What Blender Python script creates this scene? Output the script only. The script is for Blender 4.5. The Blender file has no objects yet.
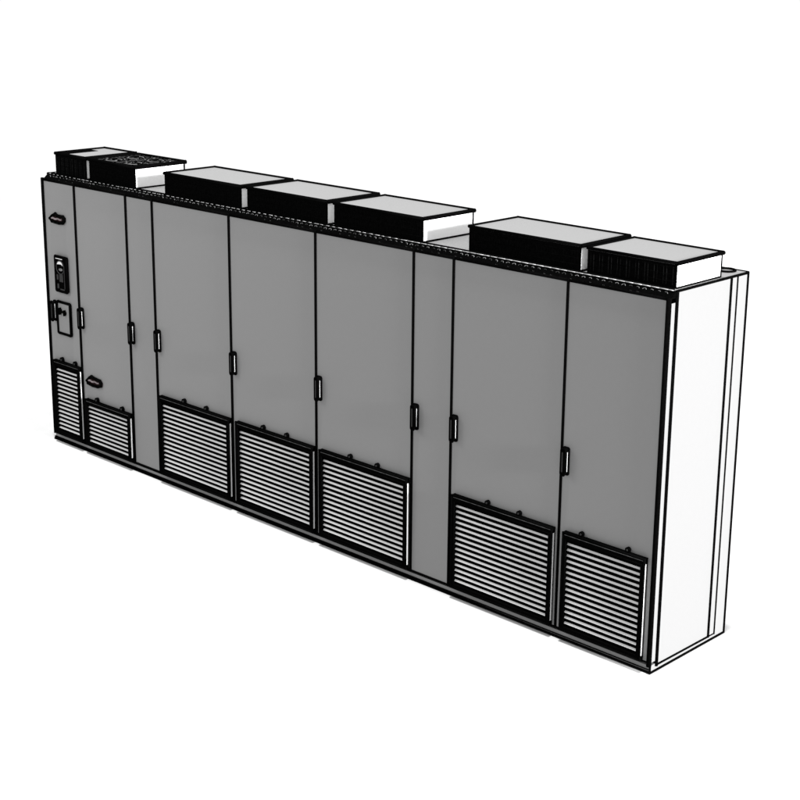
import bpy, math, random
from mathutils import Vector, Matrix

random.seed(4)
sc = bpy.context.scene
C = sc.collection

# ------------------------------------------------------------------ camera
YAW, PITCH, ROLL = 0.77, 0.2601, 0.00885
FOC, PY = 1504.02, 353.71                      # in units of an 800 px wide picture
cd = bpy.data.cameras.new('camera')
cam = bpy.data.objects.new('camera', cd)
C.objects.link(cam)
sc.camera = cam
fw = Vector((-math.sin(YAW) * math.cos(PITCH), math.cos(YAW) * math.cos(PITCH), -math.sin(PITCH)))
rt = Vector((math.cos(YAW), math.sin(YAW), 0))
up = rt.cross(fw)
r2 = rt * math.cos(ROLL) + up * math.sin(ROLL)
u2 = -rt * math.sin(ROLL) + up * math.cos(ROLL)
mw = Matrix((r2, u2, -fw)).transposed().to_4x4()
mw.translation = Vector((9.49324, -6.02198, 3.60449))
cam.matrix_world = mw
cd.sensor_width = 36.0
cd.sensor_fit = 'HORIZONTAL'
cd.lens = 36.0 * FOC / 800.0
cd.shift_y = -(400.0 - PY) / 800.0
cd.clip_start = 0.1
cd.clip_end = 500.0

# ------------------------------------------------------------------ light: a bright white studio
w = bpy.data.worlds.new('World')
sc.world = w
w.use_nodes = True
bg = w.node_tree.nodes['Background']
bg.inputs[0].default_value = (1, 1, 1, 1)
bg.inputs[1].default_value = 1.01


def area_lamp(name, loc, target, size, power):
    ld = bpy.data.lights.new(name, 'AREA')
    ld.shape = 'DISK'
    ld.size = size
    ld.energy = power
    o = bpy.data.objects.new(name, ld)
    C.objects.link(o)
    o.location = loc
    o.rotation_euler = (Vector(target) - Vector(loc)).to_track_quat('-Z', 'Y').to_euler()
    return o


# irradiance on axis = power / (pi * d^2)
area_lamp('overhead_lamp', (6.0, -4.5, 100.0), (2.74, 0.0, 0.0), 4.0, 5.25 * math.pi * 10000)
area_lamp('key_lamp', (42.0, -0.15, 9.0), (5.0, 0.2, 1.0), 7.0, 15.3 * math.pi * 1400)
area_lamp('fill_lamp', (-1.2, -4.2, 4.6), (0.6, 0.0, 1.9), 3.0, 2.0 * math.pi * 28)

sc.view_settings.view_transform = 'Standard'
sc.view_settings.look = 'None'
sc.view_settings.exposure = 0.0
sc.view_settings.gamma = 1.0


# ------------------------------------------------------------------ materials
def mat(name, col, rough=0.6, spec=0.2, metal=0.0, grain=0.0, bump=0.0, scale=300.0):
    m = bpy.data.materials.new(name)
    m.use_nodes = True
    nt = m.node_tree
    b = nt.nodes['Principled BSDF']
    b.inputs['Base Color'].default_value = (*col, 1)
    b.inputs['Roughness'].default_value = rough
    b.inputs['Specular IOR Level'].default_value = spec
    b.inputs['Metallic'].default_value = metal
    if grain or bump:
        tc = nt.nodes.new('ShaderNodeTexCoord')
        nz = nt.nodes.new('ShaderNodeTexNoise')
        nz.inputs['Scale'].default_value = scale
        nz.inputs['Detail'].default_value = 3.0
        nt.links.new(tc.outputs['Object'], nz.inputs['Vector'])
        if grain:
            rp = nt.nodes.new('ShaderNodeValToRGB')
            rp.color_ramp.elements[0].position = 0.35
            rp.color_ramp.elements[1].position = 0.65
            rp.color_ramp.elements[0].color = (*[c * (1 - grain) for c in col], 1)
            rp.color_ramp.elements[1].color = (*[c * (1 + grain) for c in col], 1)
            nt.links.new(nz.outputs['Fac'], rp.inputs['Fac'])
            nt.links.new(rp.outputs['Color'], b.inputs['Base Color'])
        if bump:
            bp = nt.nodes.new('ShaderNodeBump')
            bp.inputs['Strength'].default_value = bump
            bp.inputs['Distance'].default_value = 0.001
            nt.links.new(nz.outputs['Fac'], bp.inputs['Height'])
            nt.links.new(bp.outputs['Normal'], b.inputs['Normal'])
    return m


PAINT = mat('grey_cabinet_paint', (0.157, 0.157, 0.157), 0.55, 0.15, grain=0.006, scale=40)
LIT_BLADE = mat('lit_louvre_blade', (0.41, 0.41, 0.41), 0.5, 0.2, grain=0.03, scale=60)  # paler than the cabinet paint: light on the upturned blades put into the colour
BLACK = mat('black_edge_seal', (0.0012, 0.0012, 0.0012), 0.9, 0.0, grain=0.2, scale=80)
MESH = mat('black_wire_mesh', (0.0012, 0.0012, 0.0012), 0.9, 0.0, grain=0.3, scale=80)
WIRE = mat('dark_grey_wire', (0.02, 0.02, 0.02), 0.7, 0.1, grain=0.2, scale=80)
RING = mat('perforation_rim', (0.09, 0.09, 0.09), 0.6, 0.1, grain=0.4, scale=30)
LIGHT = mat('bright_metal_and_highlight', (0.5, 0.5, 0.5), 0.5, 0.2, grain=0.1, scale=60)  # pale metal, also the painted highlight on the handles
RED = mat('dark_red_enamel', (0.006, 0.0008, 0.001), 0.7, 0.05, grain=0.2, scale=90)
PINK = mat('faded_badge_lettering', (0.17, 0.145, 0.15), 0.7, 0.05, grain=0.2, scale=90)
KEYS = mat('charcoal_keypad', (0.018, 0.018, 0.018), 0.7, 0.1, grain=0.3, scale=120)
GLASS = mat('display_window', (0.5, 0.5, 0.5), 0.4, 0.2, grain=0.1, scale=60)
DULL = mat('dull_lip_metal', (0.26, 0.26, 0.26), 0.6, 0.1, grain=0.3, scale=40)
FAINT = mat('faint_wire', (0.006, 0.006, 0.006), 0.8, 0.02, grain=0.3, scale=80)
LIT_RETURN = mat('lit_frame_return', (0.82, 0.82, 0.82), 0.5, 0.15, grain=0.02, scale=50)  # key light on the grille's right return, painted in as white
LIT_SHEET = mat('lit_housing_sheet', (0.82, 0.82, 0.82), 0.5, 0.15, grain=0.02, scale=50)  # side light on the fan box ends, put into the colour
FLOOR = mat('white_studio_floor', (0.36, 0.36, 0.36), 0.9, 0.0, grain=0.02, scale=6)


# ------------------------------------------------------------------ mesh helpers
def lerp3(x, a, b, c):
    if x < 2.7:
        return a + (b - a) * x / 2.7
    return b + (c - b) * (x - 2.7) / 2.776


def R(x, px):
    """radius in metres of a seal bead at position x along the line-up, given its width class"""
    return px / 2.0 / lerp3(min(max(x, 0), 5.476), 131.0, 154.0, 188.7)


class MB:
    def __init__(self):
        self.v, self.f, self.m, self.mats, self.sm = [], [], [], [], []

    def mi(self, mt):
        if mt not in self.mats:
            self.mats.append(mt)
        return self.mats.index(mt)

    def face(self, pts, mt, smooth=False):
        n = len(self.v)
        self.v += [tuple(p) for p in pts]
        self.f.append(tuple(range(n, n + len(pts))))
        self.m.append(self.mi(mt))
        self.sm.append(smooth)

    def hexa(self, p, mt):
        """p: 4 bottom + 4 top points, counter-clockwise seen from above"""
        n = len(self.v)
        self.v += [tuple(q) for q in p]
        for q in ((3, 2, 1, 0), (4, 5, 6, 7), (0, 1, 5, 4), (1, 2, 6, 5), (2, 3, 7, 6), (3, 0, 4, 7)):
            self.f.append(tuple(n + i for i in q))
            self.m.append(self.mi(mt))
            self.sm.append(False)

    def box(self, x0, x1, y0, y1, z0, z1, mt):
        self.hexa([(x0, y0, z0), (x1, y0, z0), (x1, y1, z0), (x0, y1, z0),
                   (x0, y0, z1), (x1, y0, z1), (x1, y1, z1), (x0, y1, z1)], mt)

    def tube(self, a, b, ra, rb, mt, n=10):
        a, b = Vector(a), Vector(b)
        d = (b - a).normalized()
        s = d.orthogonal().normalized()
        t = d.cross(s)
        base = len(self.v)
        for p, r in ((a, ra), (b, rb)):
            for k in range(n):
                q = 2 * math.pi * k / n
                self.v.append(tuple(p + (s * math.cos(q) + t * math.sin(q)) * r))
        for k in range(n):
            k2 = (k + 1) % n
            self.f.append((base + k, base + k2, base + n + k2, base + n + k))
            self.m.append(self.mi(mt)); self.sm.append(True)
        self.f.append(tuple(base + k for k in reversed(range(n))))
        self.m.append(self.mi(mt)); self.sm.append(False)
        self.f.append(tuple(base + n + k for k in range(n)))
        self.m.append(self.mi(mt)); self.sm.append(False)

    def bead(self, a, b, px, mt=None, px2=None):
        """black seal along an edge, thicker where the line-up is drawn heavier"""
        a, b = Vector(a), Vector(b)
        ra, rb = R(a.x, px), R(b.x, px2 or px)
        d = (b - a).normalized()
        self.tube(a - d * ra * 0.6, b + d * rb * 0.6, ra, rb, mt or BLACK)

    def loop(self, pts, px, mt=None):
        for i in range(len(pts)):
            self.bead(pts[i], pts[(i + 1) % len(pts)], px, mt)

    def prism(self, poly, y0, y1, mt):
        """poly in (x, z), counter-clockwise seen from the front, extruded y0 (front) .. y1"""
        n = len(poly)
        b = len(self.v)
        self.v += [(x, y0, z) for x, z in poly] + [(x, y1, z) for x, z in poly]
        self.f.append(tuple(b + i for i in range(n)))
        self.f.append(tuple(b + n + i for i in reversed(range(n))))
        for i in range(n):
            j = (i + 1) % n
            self.f.append((b + j, b + i, b + n + i, b + n + j))
        self.m += [self.mi(mt)] * (n + 2)
        self.sm += [False] * (n + 2)

    def torus(self, c, ax1, ax2, R1, r, mt, n=20, k=6, a0=0.0, a1=2 * math.pi, sx=1.0):
        c, ax1, ax2 = Vector(c), Vector(ax1).normalized(), Vector(ax2).normalized()
        nn = ax1.cross(ax2)
        full = abs(a1 - a0 - 2 * math.pi) < 1e-6
        m = n if full else n + 1
        b = len(self.v)
        for i in range(m):
            q = a0 + (a1 - a0) * i / n
            d = ax1 * math.cos(q) * sx + ax2 * math.sin(q)
            dn = d.normalized()
            for j in range(k):
                p = 2 * math.pi * j / k
                self.v.append(tuple(c + d * R1 + (dn * math.cos(p) + nn * math.sin(p)) * r))
        for i in range(n):
            i2 = (i + 1) % m
            for j in range(k):
                j2 = (j + 1) % k
                self.f.append((b + i * k + j, b + i2 * k + j, b + i2 * k + j2, b + i * k + j2))
                self.m.append(self.mi(mt)); self.sm.append(True)

    def build(self, name, parent=None, origin=None):
        if origin is None:
            xs = [[p[i] for p in self.v] for i in range(3)]
            origin = Vector([(min(q) + max(q)) / 2 for q in xs])
            origin.z = min(xs[2])
        origin = Vector(origin)
        me = bpy.data.meshes.new(name)
        me.from_pydata([tuple(Vector(p) - origin) for p in self.v], [], self.f)
        for mt in self.mats:
            me.materials.append(mt)
        me.polygons.foreach_set('material_index', self.m)
        me.polygons.foreach_set('use_smooth', self.sm)
        me.update()
        o = bpy.data.objects.new(name, me)
        C.objects.link(o)
        pw = Vector((0, 0, 0))
        if parent:
            o.parent = parent
            q = parent
            while q:
                pw += q.location
                q = q.parent
        o.location = origin - pw
        return o


# ------------------------------------------------------------------ setting
fl = MB()
N = 96
ring = [(2.7 + 14 * math.cos(2 * math.pi * i / N), 0.3 + 14 * math.sin(2 * math.pi * i / N), 0.0) for i in range(N)]
fl.face(ring, FLOOR)
floor = fl.build('floor', origin=(2.7, 0.3, 0))
floor['kind'] = 'structure'

# ------------------------------------------------------------------ the cabinet line-up
W = 5.476
ZB, ZD, ZR = 0.060, 1.992, 2.030           # door bottom, door top, roof
YB, YP, YS, D = 0.055, 0.542, 0.602, 0.700  # body front, side panel rear edge, rear seam, back

cab = bpy.data.objects.new('electrical_cabinet', None)
cab.empty_display_size = 0.3
C.objects.link(cab)
cab.location = (W / 2, D / 2, 0.0)
cab['label'] = 'long grey electrical cabinet with nine doors, louvre grilles and fan boxes on its roof'
cab['category'] = 'electrical cabinet'

# carcass
b = MB()
b.box(0.004, W - 0.012, YB, D, 0.05, ZR - 0.012, PAINT)
b.bead((0.004, D, 0.05), (0.004, D, ZR), 2.0)
b.bead((0.004, YB, ZB), (0.004, YB, ZR), 2.6)
b.build('carcass', cab)

# plinth
b = MB()
b.box(0.0, W, 0.004, D, 0.004, 0.044, PAINT)
b.bead((0, 0.004, 0.005), (W, 0.004, 0.005), 3.2)
b.bead((0, 0.001, 0.019), (W, 0.001, 0.0215), 2.0, px2=1.3)
b.bead((W, 0.004, 0.005), (W, D, 0.005), 2.7)
b.bead((W, 0.004, 0.006), (W, 0.004, 0.04), 2.2)
b.bead((W, YB, 0.034), (W, YP, 0.030), 2.4)
b.bead((W, YP, 0.030), (W, YS, 0.029), 1.6)
b.bead((0, 0.004, 0.006), (0, D, 0.006), 2.2)
b.build('plinth', cab)

# roof sheet
b = MB()
b.box(0.0, W, YB - 0.004, D, ZR - 0.010, ZR, PAINT)
b.bead((0, YB - 0.004, ZR - 0.004), (0, D, ZR - 0.002), 2.4)
b.bead((0, D, ZR - 0.002), (W, D, ZR - 0.002), 2.6)
b.bead((W, YB, ZR - 0.004), (W, D, ZR - 0.004), 2.6)
b.bead((0.05, YB + 0.002, ZR + 0.001), (W - 0.02, YB + 0.002, ZR + 0.001), 2.6, px2=2.0)
x = 0.08
while x < W - 0.03:
    ll = random.uniform(0.016, 0.036) if x < 3.6 else random.uniform(0.04, 0.05)
    if x > 4.4:
        ll = 0.0525
    rr = 0.0012 + 0.0016 * x / W
    b.tube((x, YB - 0.014, ZR + 0.000), (min(x + ll, W - 0.012), YB - 0.014, ZR + 0.000), rr, rr, DULL, 6)
    x += 0.052
b.build('roof_panel', cab)

# eye ring at the rear end of the roof
b = MB()
b.torus((5.385, 0.640, ZR + 0.005), (1, 0, 0), (0, 1, 0), 0.045, 0.0062, BLACK, 28, 8)
b.build('lifting_eye', cab)

# perforated rail between the door tops and the roof
b = MB()
y0, z0, y1, z1 = 0.006, ZD - 0.002, YB - 0.008, ZR - 0.004
b.hexa([(0.0, y0, z0 - 0.02), (W, y0, z0 - 0.02), (W, YB, z0 - 0.02), (0.0, YB, z0 - 0.02),
        (0.0, y0, z0), (W, y0, z0), (W, y1, z1), (0.0, y1, z1)], BLACK)
b.hexa([(0.0, y1, z1 - 0.012), (W, y1, z1 - 0.012), (W, YB, z1 - 0.012), (0.0, YB, z1 - 0.012),
        (0.0, y1, z1), (W, y1, z1), (W, YB, z1), (0.0, YB, z1)], BLACK)
sl = Vector((0, y1 - y0, z1 - z0)).normalized()
k = 0
x = 0.05
while x < W - 0.04:
    c = Vector((x, y0, z0)) + sl * 0.030
    b.torus(c, (1, 0, 0), sl, 0.0120, 0.0020, RING if random.random() < 0.7 else WIRE, 10, 4, math.radians(random.uniform(5, 40)), math.radians(random.uniform(110, 165)))
    if random.random() < 0.5:
        c2 = Vector((x + random.uniform(0.012, 0.026), y0, z0)) + sl * random.uniform(0.012, 0.022)
        b.torus(c2, (1, 0, 0), sl, 0.006, 0.0014, WIRE, 8, 4, math.radians(200), math.radians(330))
    x += 0.042
b.build('vent_rail', cab)

# side panel and rear strips at the near end
b = MB()
b.box(W - 0.012, W, YB, YP, 0.044, ZR - 0.012, PAINT)
b.bead((W, YB + 0.002, 0.036), (W, YB + 0.002, ZR - 0.01), 4.2)
b.bead((W, YP, 0.032), (W, YP, ZR - 0.01), 3.3)
b.build('side_panel', cab)
b = MB()
b.box(W - 0.012, W, YP + 0.004, YS - 0.001, 0.044, ZR - 0.012, PAINT)
b.bead((W, YS, 0.030), (W, YS, ZR - 0.01), 2.2)
b.build('rear_corner_strip', cab)
b = MB()
b.box(W - 0.012, W, YS + 0.001, D, 0.044, ZR - 0.012, PAINT)
b.bead((W, D, 0.01), (W, D, ZR - 0.01), 3.0)
b.build('rear_frame', cab)


def smooth_rect(x0, x1, z0, z1, r, n=4):
    pts = []
    for cx, cz, a in ((x1 - r, z0 + r, -90), (x1 - r, z1 - r, 0), (x0 + r, z1 - r, 90), (x0 + r, z0 + r, 180)):
        for i in range(n + 1):
            q = math.radians(a + 90 * i / n)
            pts.append((cx + r * math.cos(q), cz + r * math.sin(q)))
    return pts


def make_handle(x, door):
    h = MB()
    x0, x1, za, zb = x + 0.018, x + 0.050, 0.948, 1.098
    h.prism(smooth_rect(x0 - 0.010, x1 + 0.004, za - 0.004, zb + 0.004, 0.012), -0.005, 0.0, BLACK)
    h.prism(smooth_rect(x0, x1, za, zb, 0.013), -0.034, -0.005, BLACK)
    h.prism(smooth_rect(x0 + 0.008, x0 + 0.016, za + 0.02, zb - 0.02, 0.003), -0.0355, -0.034, KEYS)
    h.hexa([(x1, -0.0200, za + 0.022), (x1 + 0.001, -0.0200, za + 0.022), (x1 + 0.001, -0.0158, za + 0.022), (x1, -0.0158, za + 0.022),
            (x1, -0.0200, zb - 0.020), (x1 + 0.001, -0.0200, zb - 0.020), (x1 + 0.001, -0.0158, zb - 0.020), (x1, -0.0158, zb - 0.020)], LIGHT)  # lit right side of the grip, painted as a pale strip
    outline = smooth_rect(x0, x1, za, zb, 0.013, 3)
    h.loop([(p[0], -0.034, p[1]) for p in outline], 1.2)
    h.loop([(p[0], -0.004, p[1]) for p in outline], 1.6)
    h.build('handle', door)


def make_grille(x0, x1, z0, z1, door):
    g = MB()
    yf = -0.027
    tb = 0.030
    sw = 0.020
    # backing, so the gaps between the blades are dark
    g.box(x0 + 0.004, x1 - 0.004, -0.006, -0.001, z0 + 0.004, z1 - 0.004, BLACK)
    # frame bars: right return whitened as if lit from the side, black gasket on the face
    for (a, c, e, f, mt) in ((x0, x1, z1 - tb, z1, BLACK), (x0, x1, z0, z0 + 0.020, BLACK),
                             (x0, x0 + sw, z0 + 0.020, z1 - tb, BLACK), (x1 - sw, x1, z0 + 0.020, z1 - tb, LIT_RETURN)):
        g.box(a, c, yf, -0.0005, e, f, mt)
    g.box(x1 - sw, x1 - sw + 0.002 - 0.003, yf + 0.002, -0.006, z0 + 0.021, z1 - tb - 0.001, BLACK)
    q = 0.0016
    g.box(x0 + q, x1 - q, yf - 0.002, yf, z0 + q, z0 + 0.020 - q, BLACK)
    g.box(x0 + q, x0 + sw, yf - 0.002, yf, z0 + 0.020, z1 - tb, BLACK)
    g.box(x1 - sw, x1 - q, yf - 0.002, yf, z0 + 0.020, z1 - tb, BLACK)
    g.box(x0 + q, x1 - q, yf - 0.002, yf, z1 - tb, z1 - tb + 0.018, BLACK)
    g.box(x0 + sw * 0.6, x1 - sw * 0.4, yf - 0.0025, yf, z1 - 0.0105, z1 - 0.0085, RING)
    g.box(x0 + q, x1 - q, yf - 0.0015, yf, z1 - 0.0120, z1 - q, BLACK)
    fr = [(x0, yf, z0), (x1, yf, z0), (x1, yf, z1), (x0, yf, z1)]
    g.loop(fr, 2.2)
    bk = [(x0, -0.002, z0), (x1, -0.002, z0), (x1, -0.002, z1), (x0, -0.002, z1)]
    g.loop(bk, 1.4)
    g.bead((x1, yf, z1), (x1, 0, z1), 1.6)
    g.bead((x1, yf, z0), (x1, 0, z0), 1.6)
    g.bead((x0, yf, z1), (x0, 0, z1), 1.6)
    g.bead((x1 - sw, yf, z0 + 0.02), (x1 - sw, yf, z1 - tb), 1.6)
    g.bead((x0 + sw, yf, z0 + 0.02), (x0 + sw, yf, z1 - tb), 1.6)
    g.bead((x0, yf, z1 - tb), (x1, yf, z1 - tb), 1.6)
    # blades
    pitch = 0.0325
    lo, hi = z0 + 0.020, z1 - tb
    n = int((hi - lo) / pitch)
    off = ((hi - lo) - n * pitch) / 2
    for i in range(n):
        z = lo + off + i * pitch + 0.006
        t = 0.0095
        xa, xb = x0 + sw + 0.001, x1 - sw - 0.001
        g.hexa([(xa, -0.0175, z), (xb, -0.0175, z), (xb, -0.008, z), (xa, -0.008, z),
                (xa, -0.0105, z + t), (xb, -0.0105, z + t), (xb, -0.008, z + t), (xa, -0.008, z + t)], LIT_BLADE)
    g.build('louvre_grille', door)


def make_latch(x, z, door):
    k = MB()
    r = R(x, 5.2)
    pts = [(x + r * math.cos(2 * math.pi * i / 14), z + 0.006 + r * math.sin(2 * math.pi * i / 14)) for i in range(14)]
    k.prism(pts, -0.018, 0.0, BLACK)
    k.prism([(x - r * 0.8, z - 0.014), (x + r * 0.8, z - 0.014), (x + r * 0.8, z + 0.004), (x - r * 0.8, z + 0.004)],
            -0.015, 0.0, BLACK)
    k.prism([(x + (p[0] - x) * 0.4, z + 0.006 + (p[1] - z - 0.006) * 0.4) for p in pts], -0.0195, -0.018, KEYS)
    k.build('latch', door)


SEAMS = [0.0, 0.405, 1.021, 1.321, 2.128, 2.940, 3.757, 4.061, 4.853, W]
GR = {0: (0.062, 0.396, 0.640), 1: (0.462, 1.004, 0.418), 3: (1.366, 2.114, 0.634), 4: (2.190, 2.924, 0.634),
      5: (2.993, 3.740, 0.634), 7: (4.102, 4.826, 0.632), 8: (4.902, 5.428, 0.632)}
LATCH = {0: (0.155, 0.325), 1: (0.587, 0.896), 3: (1.622, 1.860), 4: (2.442, 2.669), 5: (3.248, 3.481),
         7: (4.353, 4.582), 8: (5.011, 5.311)}
DLAB = {0: 'narrow end door with a keypad panel, a red badge and a small plate',
        1: 'door with a red badge just above its low grille',
        2: 'plain narrow door without a grille, between the badge door and a wide door',
        6: 'plain narrow door without a grille, between two wide doors'}
BADGE1 = [(0.080, 1.715), (0.111, 1.739), (0.156, 1.761), (0.183, 1.748), (0.264, 1.749), (0.282, 1.735),
          (0.280, 1.713), (0.259, 1.694), (0.204, 1.687), (0.153, 1.689), (0.107, 1.692)]
BADGE2 = [(0.459, 0.560), (0.497, 0.592), (0.523, 0.607), (0.554, 0.600), (0.641, 0.592), (0.658, 0.574),
          (0.652, 0.548), (0.605, 0.533), (0.536, 0.530), (0.473, 0.538)]


def make_badge(poly, door):
    k = MB()
    ccw = list(reversed(poly))
    k.prism(ccw, -0.008, 0.0, RED)
    cx = sum(p[0] for p in poly) / len(poly)
    cz = sum(p[1] for p in poly) / len(poly)
    x0 = min(p[0] for p in poly)
    k.loop([(cx + (p[0] - cx) * 0.90, -0.008, cz + (p[1] - cz) * 0.86) for p in poly], 3.0)
    # cursive lettering reads only as a pale wavering stroke
    n = 12
    prev = None
    for i in range(n + 1):
        t = i / n
        xx = x0 + 0.034 + t * 0.128
        zz = cz - 0.0005 + 0.0035 * math.sin(t * 13.0) * (1 - 0.3 * t)
        rr = 0.0085 - 0.003 * t
        if prev:
            k.tube((prev[0], -0.0085, prev[1]), (xx, -0.0085, zz), prev[2], rr, PINK, 6)
        prev = (xx, zz, rr)
    k.build('badge', door)


for i in range(9):
    xa, xb = SEAMS[i], SEAMS[i + 1]
    d = MB()
    d.box(xa + 0.003, xb - (0.0 if i == 8 else 0.003), 0.0, 0.046, ZB, ZD, PAINT)
    pl = 4.0 if i == 0 else 3.3
    d.bead((xa + (0.004 if i == 0 else 0), 0.001, ZB), (xa + (0.004 if i == 0 else 0), 0.001, ZD), pl)
    if i == 8:
        d.bead((xb - 0.006, 0.0, ZB - 0.01), (xb - 0.006, 0.0, ZD), 5.3)
    d.bead((xa, 0.0, ZB), (xb, 0.0, ZB), 2.4)
    d.bead((xa, 0.002, ZD), (xb, 0.002, ZD), 3.0)
    door = d.build('door', cab)
    if i in DLAB:
        door['label'] = DLAB[i]
    make_handle(xa if i else 0.058, door)
    if i in GR:
        g = GR[i]
        make_grille(g[0], g[1], 0.072, g[2], door)
        for lx in LATCH[i]:
            make_latch(lx, g[2] + 0.010, door)
    if i == 0:
        make_badge(BADGE1, door)
        # operator keypad with a display window
        k = MB()
        k.prism(smooth_rect(0.134, 0.286, 1.182, 1.448, 0.012), -0.018, 0.0, BLACK)
        k.loop([(p[0], -0.016, p[1]) for p in smooth_rect(0.134, 0.286, 1.182, 1.448, 0.012, 2)], 1.6)
        k.box(0.150, 0.235, -0.0195, -0.018, 1.4260, 1.4305, LIGHT)
        k.build('control_panel', door)
        k = MB()
        arc = [(0.168, 1.386)] + [(0.203 + 0.032 * math.cos(math.radians(a)), 1.388 + 0.022 * math.sin(math.radians(a)))
                                   for a in (170, 140, 110, 80, 50, 20)] + [(0.240, 1.380), (0.222, 1.390), (0.195, 1.389)]
        k.prism(list(reversed(arc)), -0.021, -0.018, GLASS)
        k.prism([(0.212 + 0.024 * math.cos(math.radians(a)), 1.350 + 0.010 * math.sin(math.radians(a)))
                 for a in range(0, 360, 30)], -0.021, -0.018, RING)
        k.torus((0.206, -0.019, 1.366), (1, 0, 0), (0, 0, 1), 0.050, 0.003, WIRE, 20, 5)
        k.build('display', door)
        k = MB()
        k.prism(smooth_rect(0.190, 0.236, 1.258, 1.316, 0.006), -0.0195, -0.018, KEYS)
        k.prism(smooth_rect(0.156, 0.176, 1.270, 1.310, 0.004), -0.0195, -0.018, KEYS)
        k.prism(smooth_rect(0.160, 0.180, 1.205, 1.240, 0.004), -0.0195, -0.018, KEYS)
        k.prism(smooth_rect(0.196, 0.252, 1.198, 1.206, 0.003), -0.0195, -0.018, KEYS)
        k.prism(smooth_rect(0.252, 0.258, 1.210, 1.380, 0.002), -0.0195, -0.018, KEYS)
        k.build('keypad', door)
        # small flat plate with two indicator knobs
        k = MB()
        k.prism(smooth_rect(0.126, 0.296, 0.860, 1.102, 0.012), -0.008, 0.0, PAINT)
        k.loop([(p[0], -0.008, p[1]) for p in smooth_rect(0.128, 0.294, 0.862, 1.100, 0.012, 2)], 2.8)
        k.bead((0.290, -0.0085, 0.87), (0.290, -0.0085, 1.092), 2.4)
        k.build('mounting_plate', door)
        for kx, kz, rr in ((0.170, 1.032, 0.021), (0.228, 1.026, 0.017)):
            k = MB()
            pts = []
            for q in range(16):
                a = 2 * math.pi * q / 16
                r_ = rr * (1.0 if q % 2 == 0 else 0.86)
                pts.append((kx + r_ * math.cos(a), kz + r_ * math.sin(a)))
            k.prism(pts, -0.018, -0.008, BLACK)
            k.prism([(kx - 0.005, kz - rr * 1.25), (kx + 0.005, kz - rr * 1.25), (kx + 0.005, kz + rr * 1.25), (kx - 0.005, kz + rr * 1.25)],
                    -0.026, -0.008, BLACK)
            k.build('knob', door)
        k = MB()
        k.tube((0.188, -0.012, 1.028), (0.212, -0.012, 1.028), 0.008, 0.008, BLACK, 8)
        k.build('knob_link', door)
    if i == 1:
        make_badge(BADGE2, door)

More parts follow.
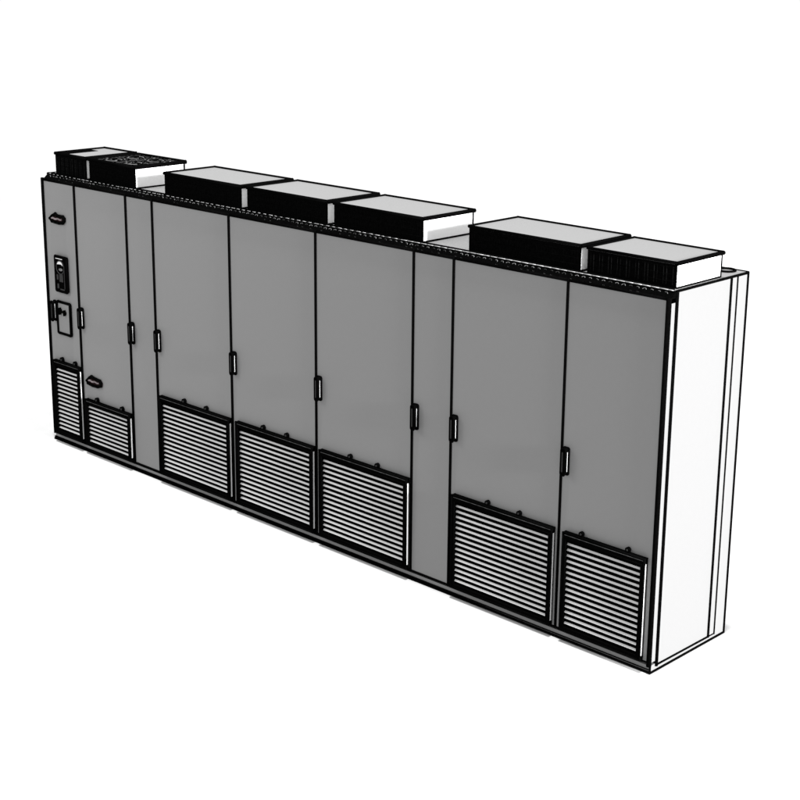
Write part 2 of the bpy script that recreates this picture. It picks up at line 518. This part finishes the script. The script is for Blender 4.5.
# ------------------------------------------------------------------ fan boxes on the roof
BOXES = [(0.112, 0.486, 2.186), (0.534, 1.066, 2.182), (1.405, 2.188, 2.176), (2.255, 2.984, 2.174),
         (3.052, 3.772, 2.170), (4.112, 4.872, 2.168), (4.914, 5.452, 2.160)]
BY = 0.476
for i, (x0, x1, zt) in enumerate(BOXES):
    FY = 0.060 if i < 5 else (0.074, 0.084)[i - 5]
    f = MB()
    f.box(x0, x1, FY, BY, ZR + 0.001, zt - 0.012, LIT_SHEET)
    f.bead((x1, FY - 0.004, ZR + 0.006), (x1, FY - 0.004, zt), 1.2)
    f.bead((x1, BY, ZR + 0.004), (x1, BY, zt), 1.9)
    f.bead((x0, FY, ZR + 0.006), (x0, FY, zt), 2.6)
    f.bead((x0, BY, ZR + 0.006), (x0, BY, zt), 1.6)
    f.bead((x1, FY, ZR + 0.004), (x1, BY, ZR + 0.004), 1.7)
    fb = f.build('fan_box', cab)
    if i == 1:
        fb['label'] = 'fan box with an open black mesh top'
    # front intake grille: dark mesh of vertical wires
    g = MB()
    g.box(x0 + 0.002, x1 - 0.001, FY - 0.008, FY, ZR + 0.002, zt - 0.010, MESH)
    n = int((x1 - x0) / 0.018)
    for q in range(1, n):
        xx = x0 + (x1 - x0) * q / n
        rr = 0.0012 if random.random() < 0.6 else 0.0018
        g.tube((xx, FY - 0.008, ZR + 0.016), (xx, FY - 0.008, zt - 0.022), rr, rr, FAINT if i in (0, 6) and q % 3 else MESH, 5)
    for zz in (0.035, 0.07, 0.105):
        g.tube((x0 + 0.01, FY - 0.009, ZR + zz), (x1 - 0.01, FY - 0.009, ZR + zz), 0.0012, 0.0012, MESH, 5)
    g.build('intake_grille', fb)
    # lid
    l = MB()
    hh = 0.012
    if i != 1:
        l.box(x0 - 0.004, x1 + 0.004, FY - 0.006, BY + 0.004, zt - hh, zt, PAINT)
    else:
        l.box(x0 - 0.004, x1 + 0.004, FY - 0.006, BY + 0.004, zt - hh, zt - 0.004, BLACK)
        nx, ny = 15, 12
        for q in range(nx + 1):
            xx = x0 + (x1 - x0) * q / nx
            l.tube((xx, FY, zt - 0.002), (xx, BY, zt - 0.002), 0.0022, 0.0022, WIRE, 5)
        for q in range(ny + 1):
            yy = FY + (BY - FY) * q / ny
            l.tube((x0, yy, zt - 0.0015), (x1, yy, zt - 0.0015), 0.0022, 0.0022, WIRE, 5)
        for cx in (x0 + 0.15, x1 - 0.15):
            for cy in (FY + 0.115, BY - 0.115):
                for rr in (0.09, 0.055, 0.025):
                    l.torus((cx, cy, zt), (1, 0, 0), (0, 1, 0), rr, 0.0042, BLACK, 24, 5)
                l.torus((cx, cy, zt + 0.001), (1, 0, 0), (0, 1, 0), 0.07, 0.0030, RING, 24, 5, math.radians(200), math.radians(330))
                l.torus((cx, cy, zt + 0.001), (1, 0, 0), (0, 1, 0), 0.04, 0.0030, RING, 24, 5, math.radians(20), math.radians(130))
        for q in range(46):
            xx, yy = random.uniform(x0 + 0.02, x1 - 0.04), random.uniform(FY + 0.03, BY - 0.02)
            a = random.choice((0.0, 0.3, -0.3, 1.57))
            ll = random.uniform(0.008, 0.02)
            l.tube((xx, yy, zt + 0.001), (xx + ll * math.cos(a), yy + ll * math.sin(a), zt + 0.001), 0.0028, 0.0028,
                   RING if q % 3 else KEYS, 5)
        l.tube((x0 + 0.05, FY + 0.018, zt + 0.001), (x1 - 0.06, FY + 0.018, zt + 0.001), 0.0032, 0.0032, LIGHT, 5)
    if i == 0:
        # dark cable slot along the outer edge of the first lid
        l.box(x0 + 0.006, x0 + 0.105, FY + 0.02, BY - 0.13, zt, zt + 0.003, BLACK)
    X0, X1, Y0, Y1 = x0 - 0.004, x1 + 0.004, FY - 0.006, BY + 0.004
    l.bead((X0, Y0, zt - 0.001), (X1, Y0, zt - 0.001), 3.0)
    l.bead((X1, Y0, zt - 0.003), (X1, Y1, zt - 0.003), 4.2)
    l.bead((X0, Y1, zt + 0.001), (X1, Y1, zt + 0.001), 2.9)
    l.bead((X0, Y0, zt + 0.001), (X0, Y1, zt + 0.001), 2.9)
    l.build('lid', fb)
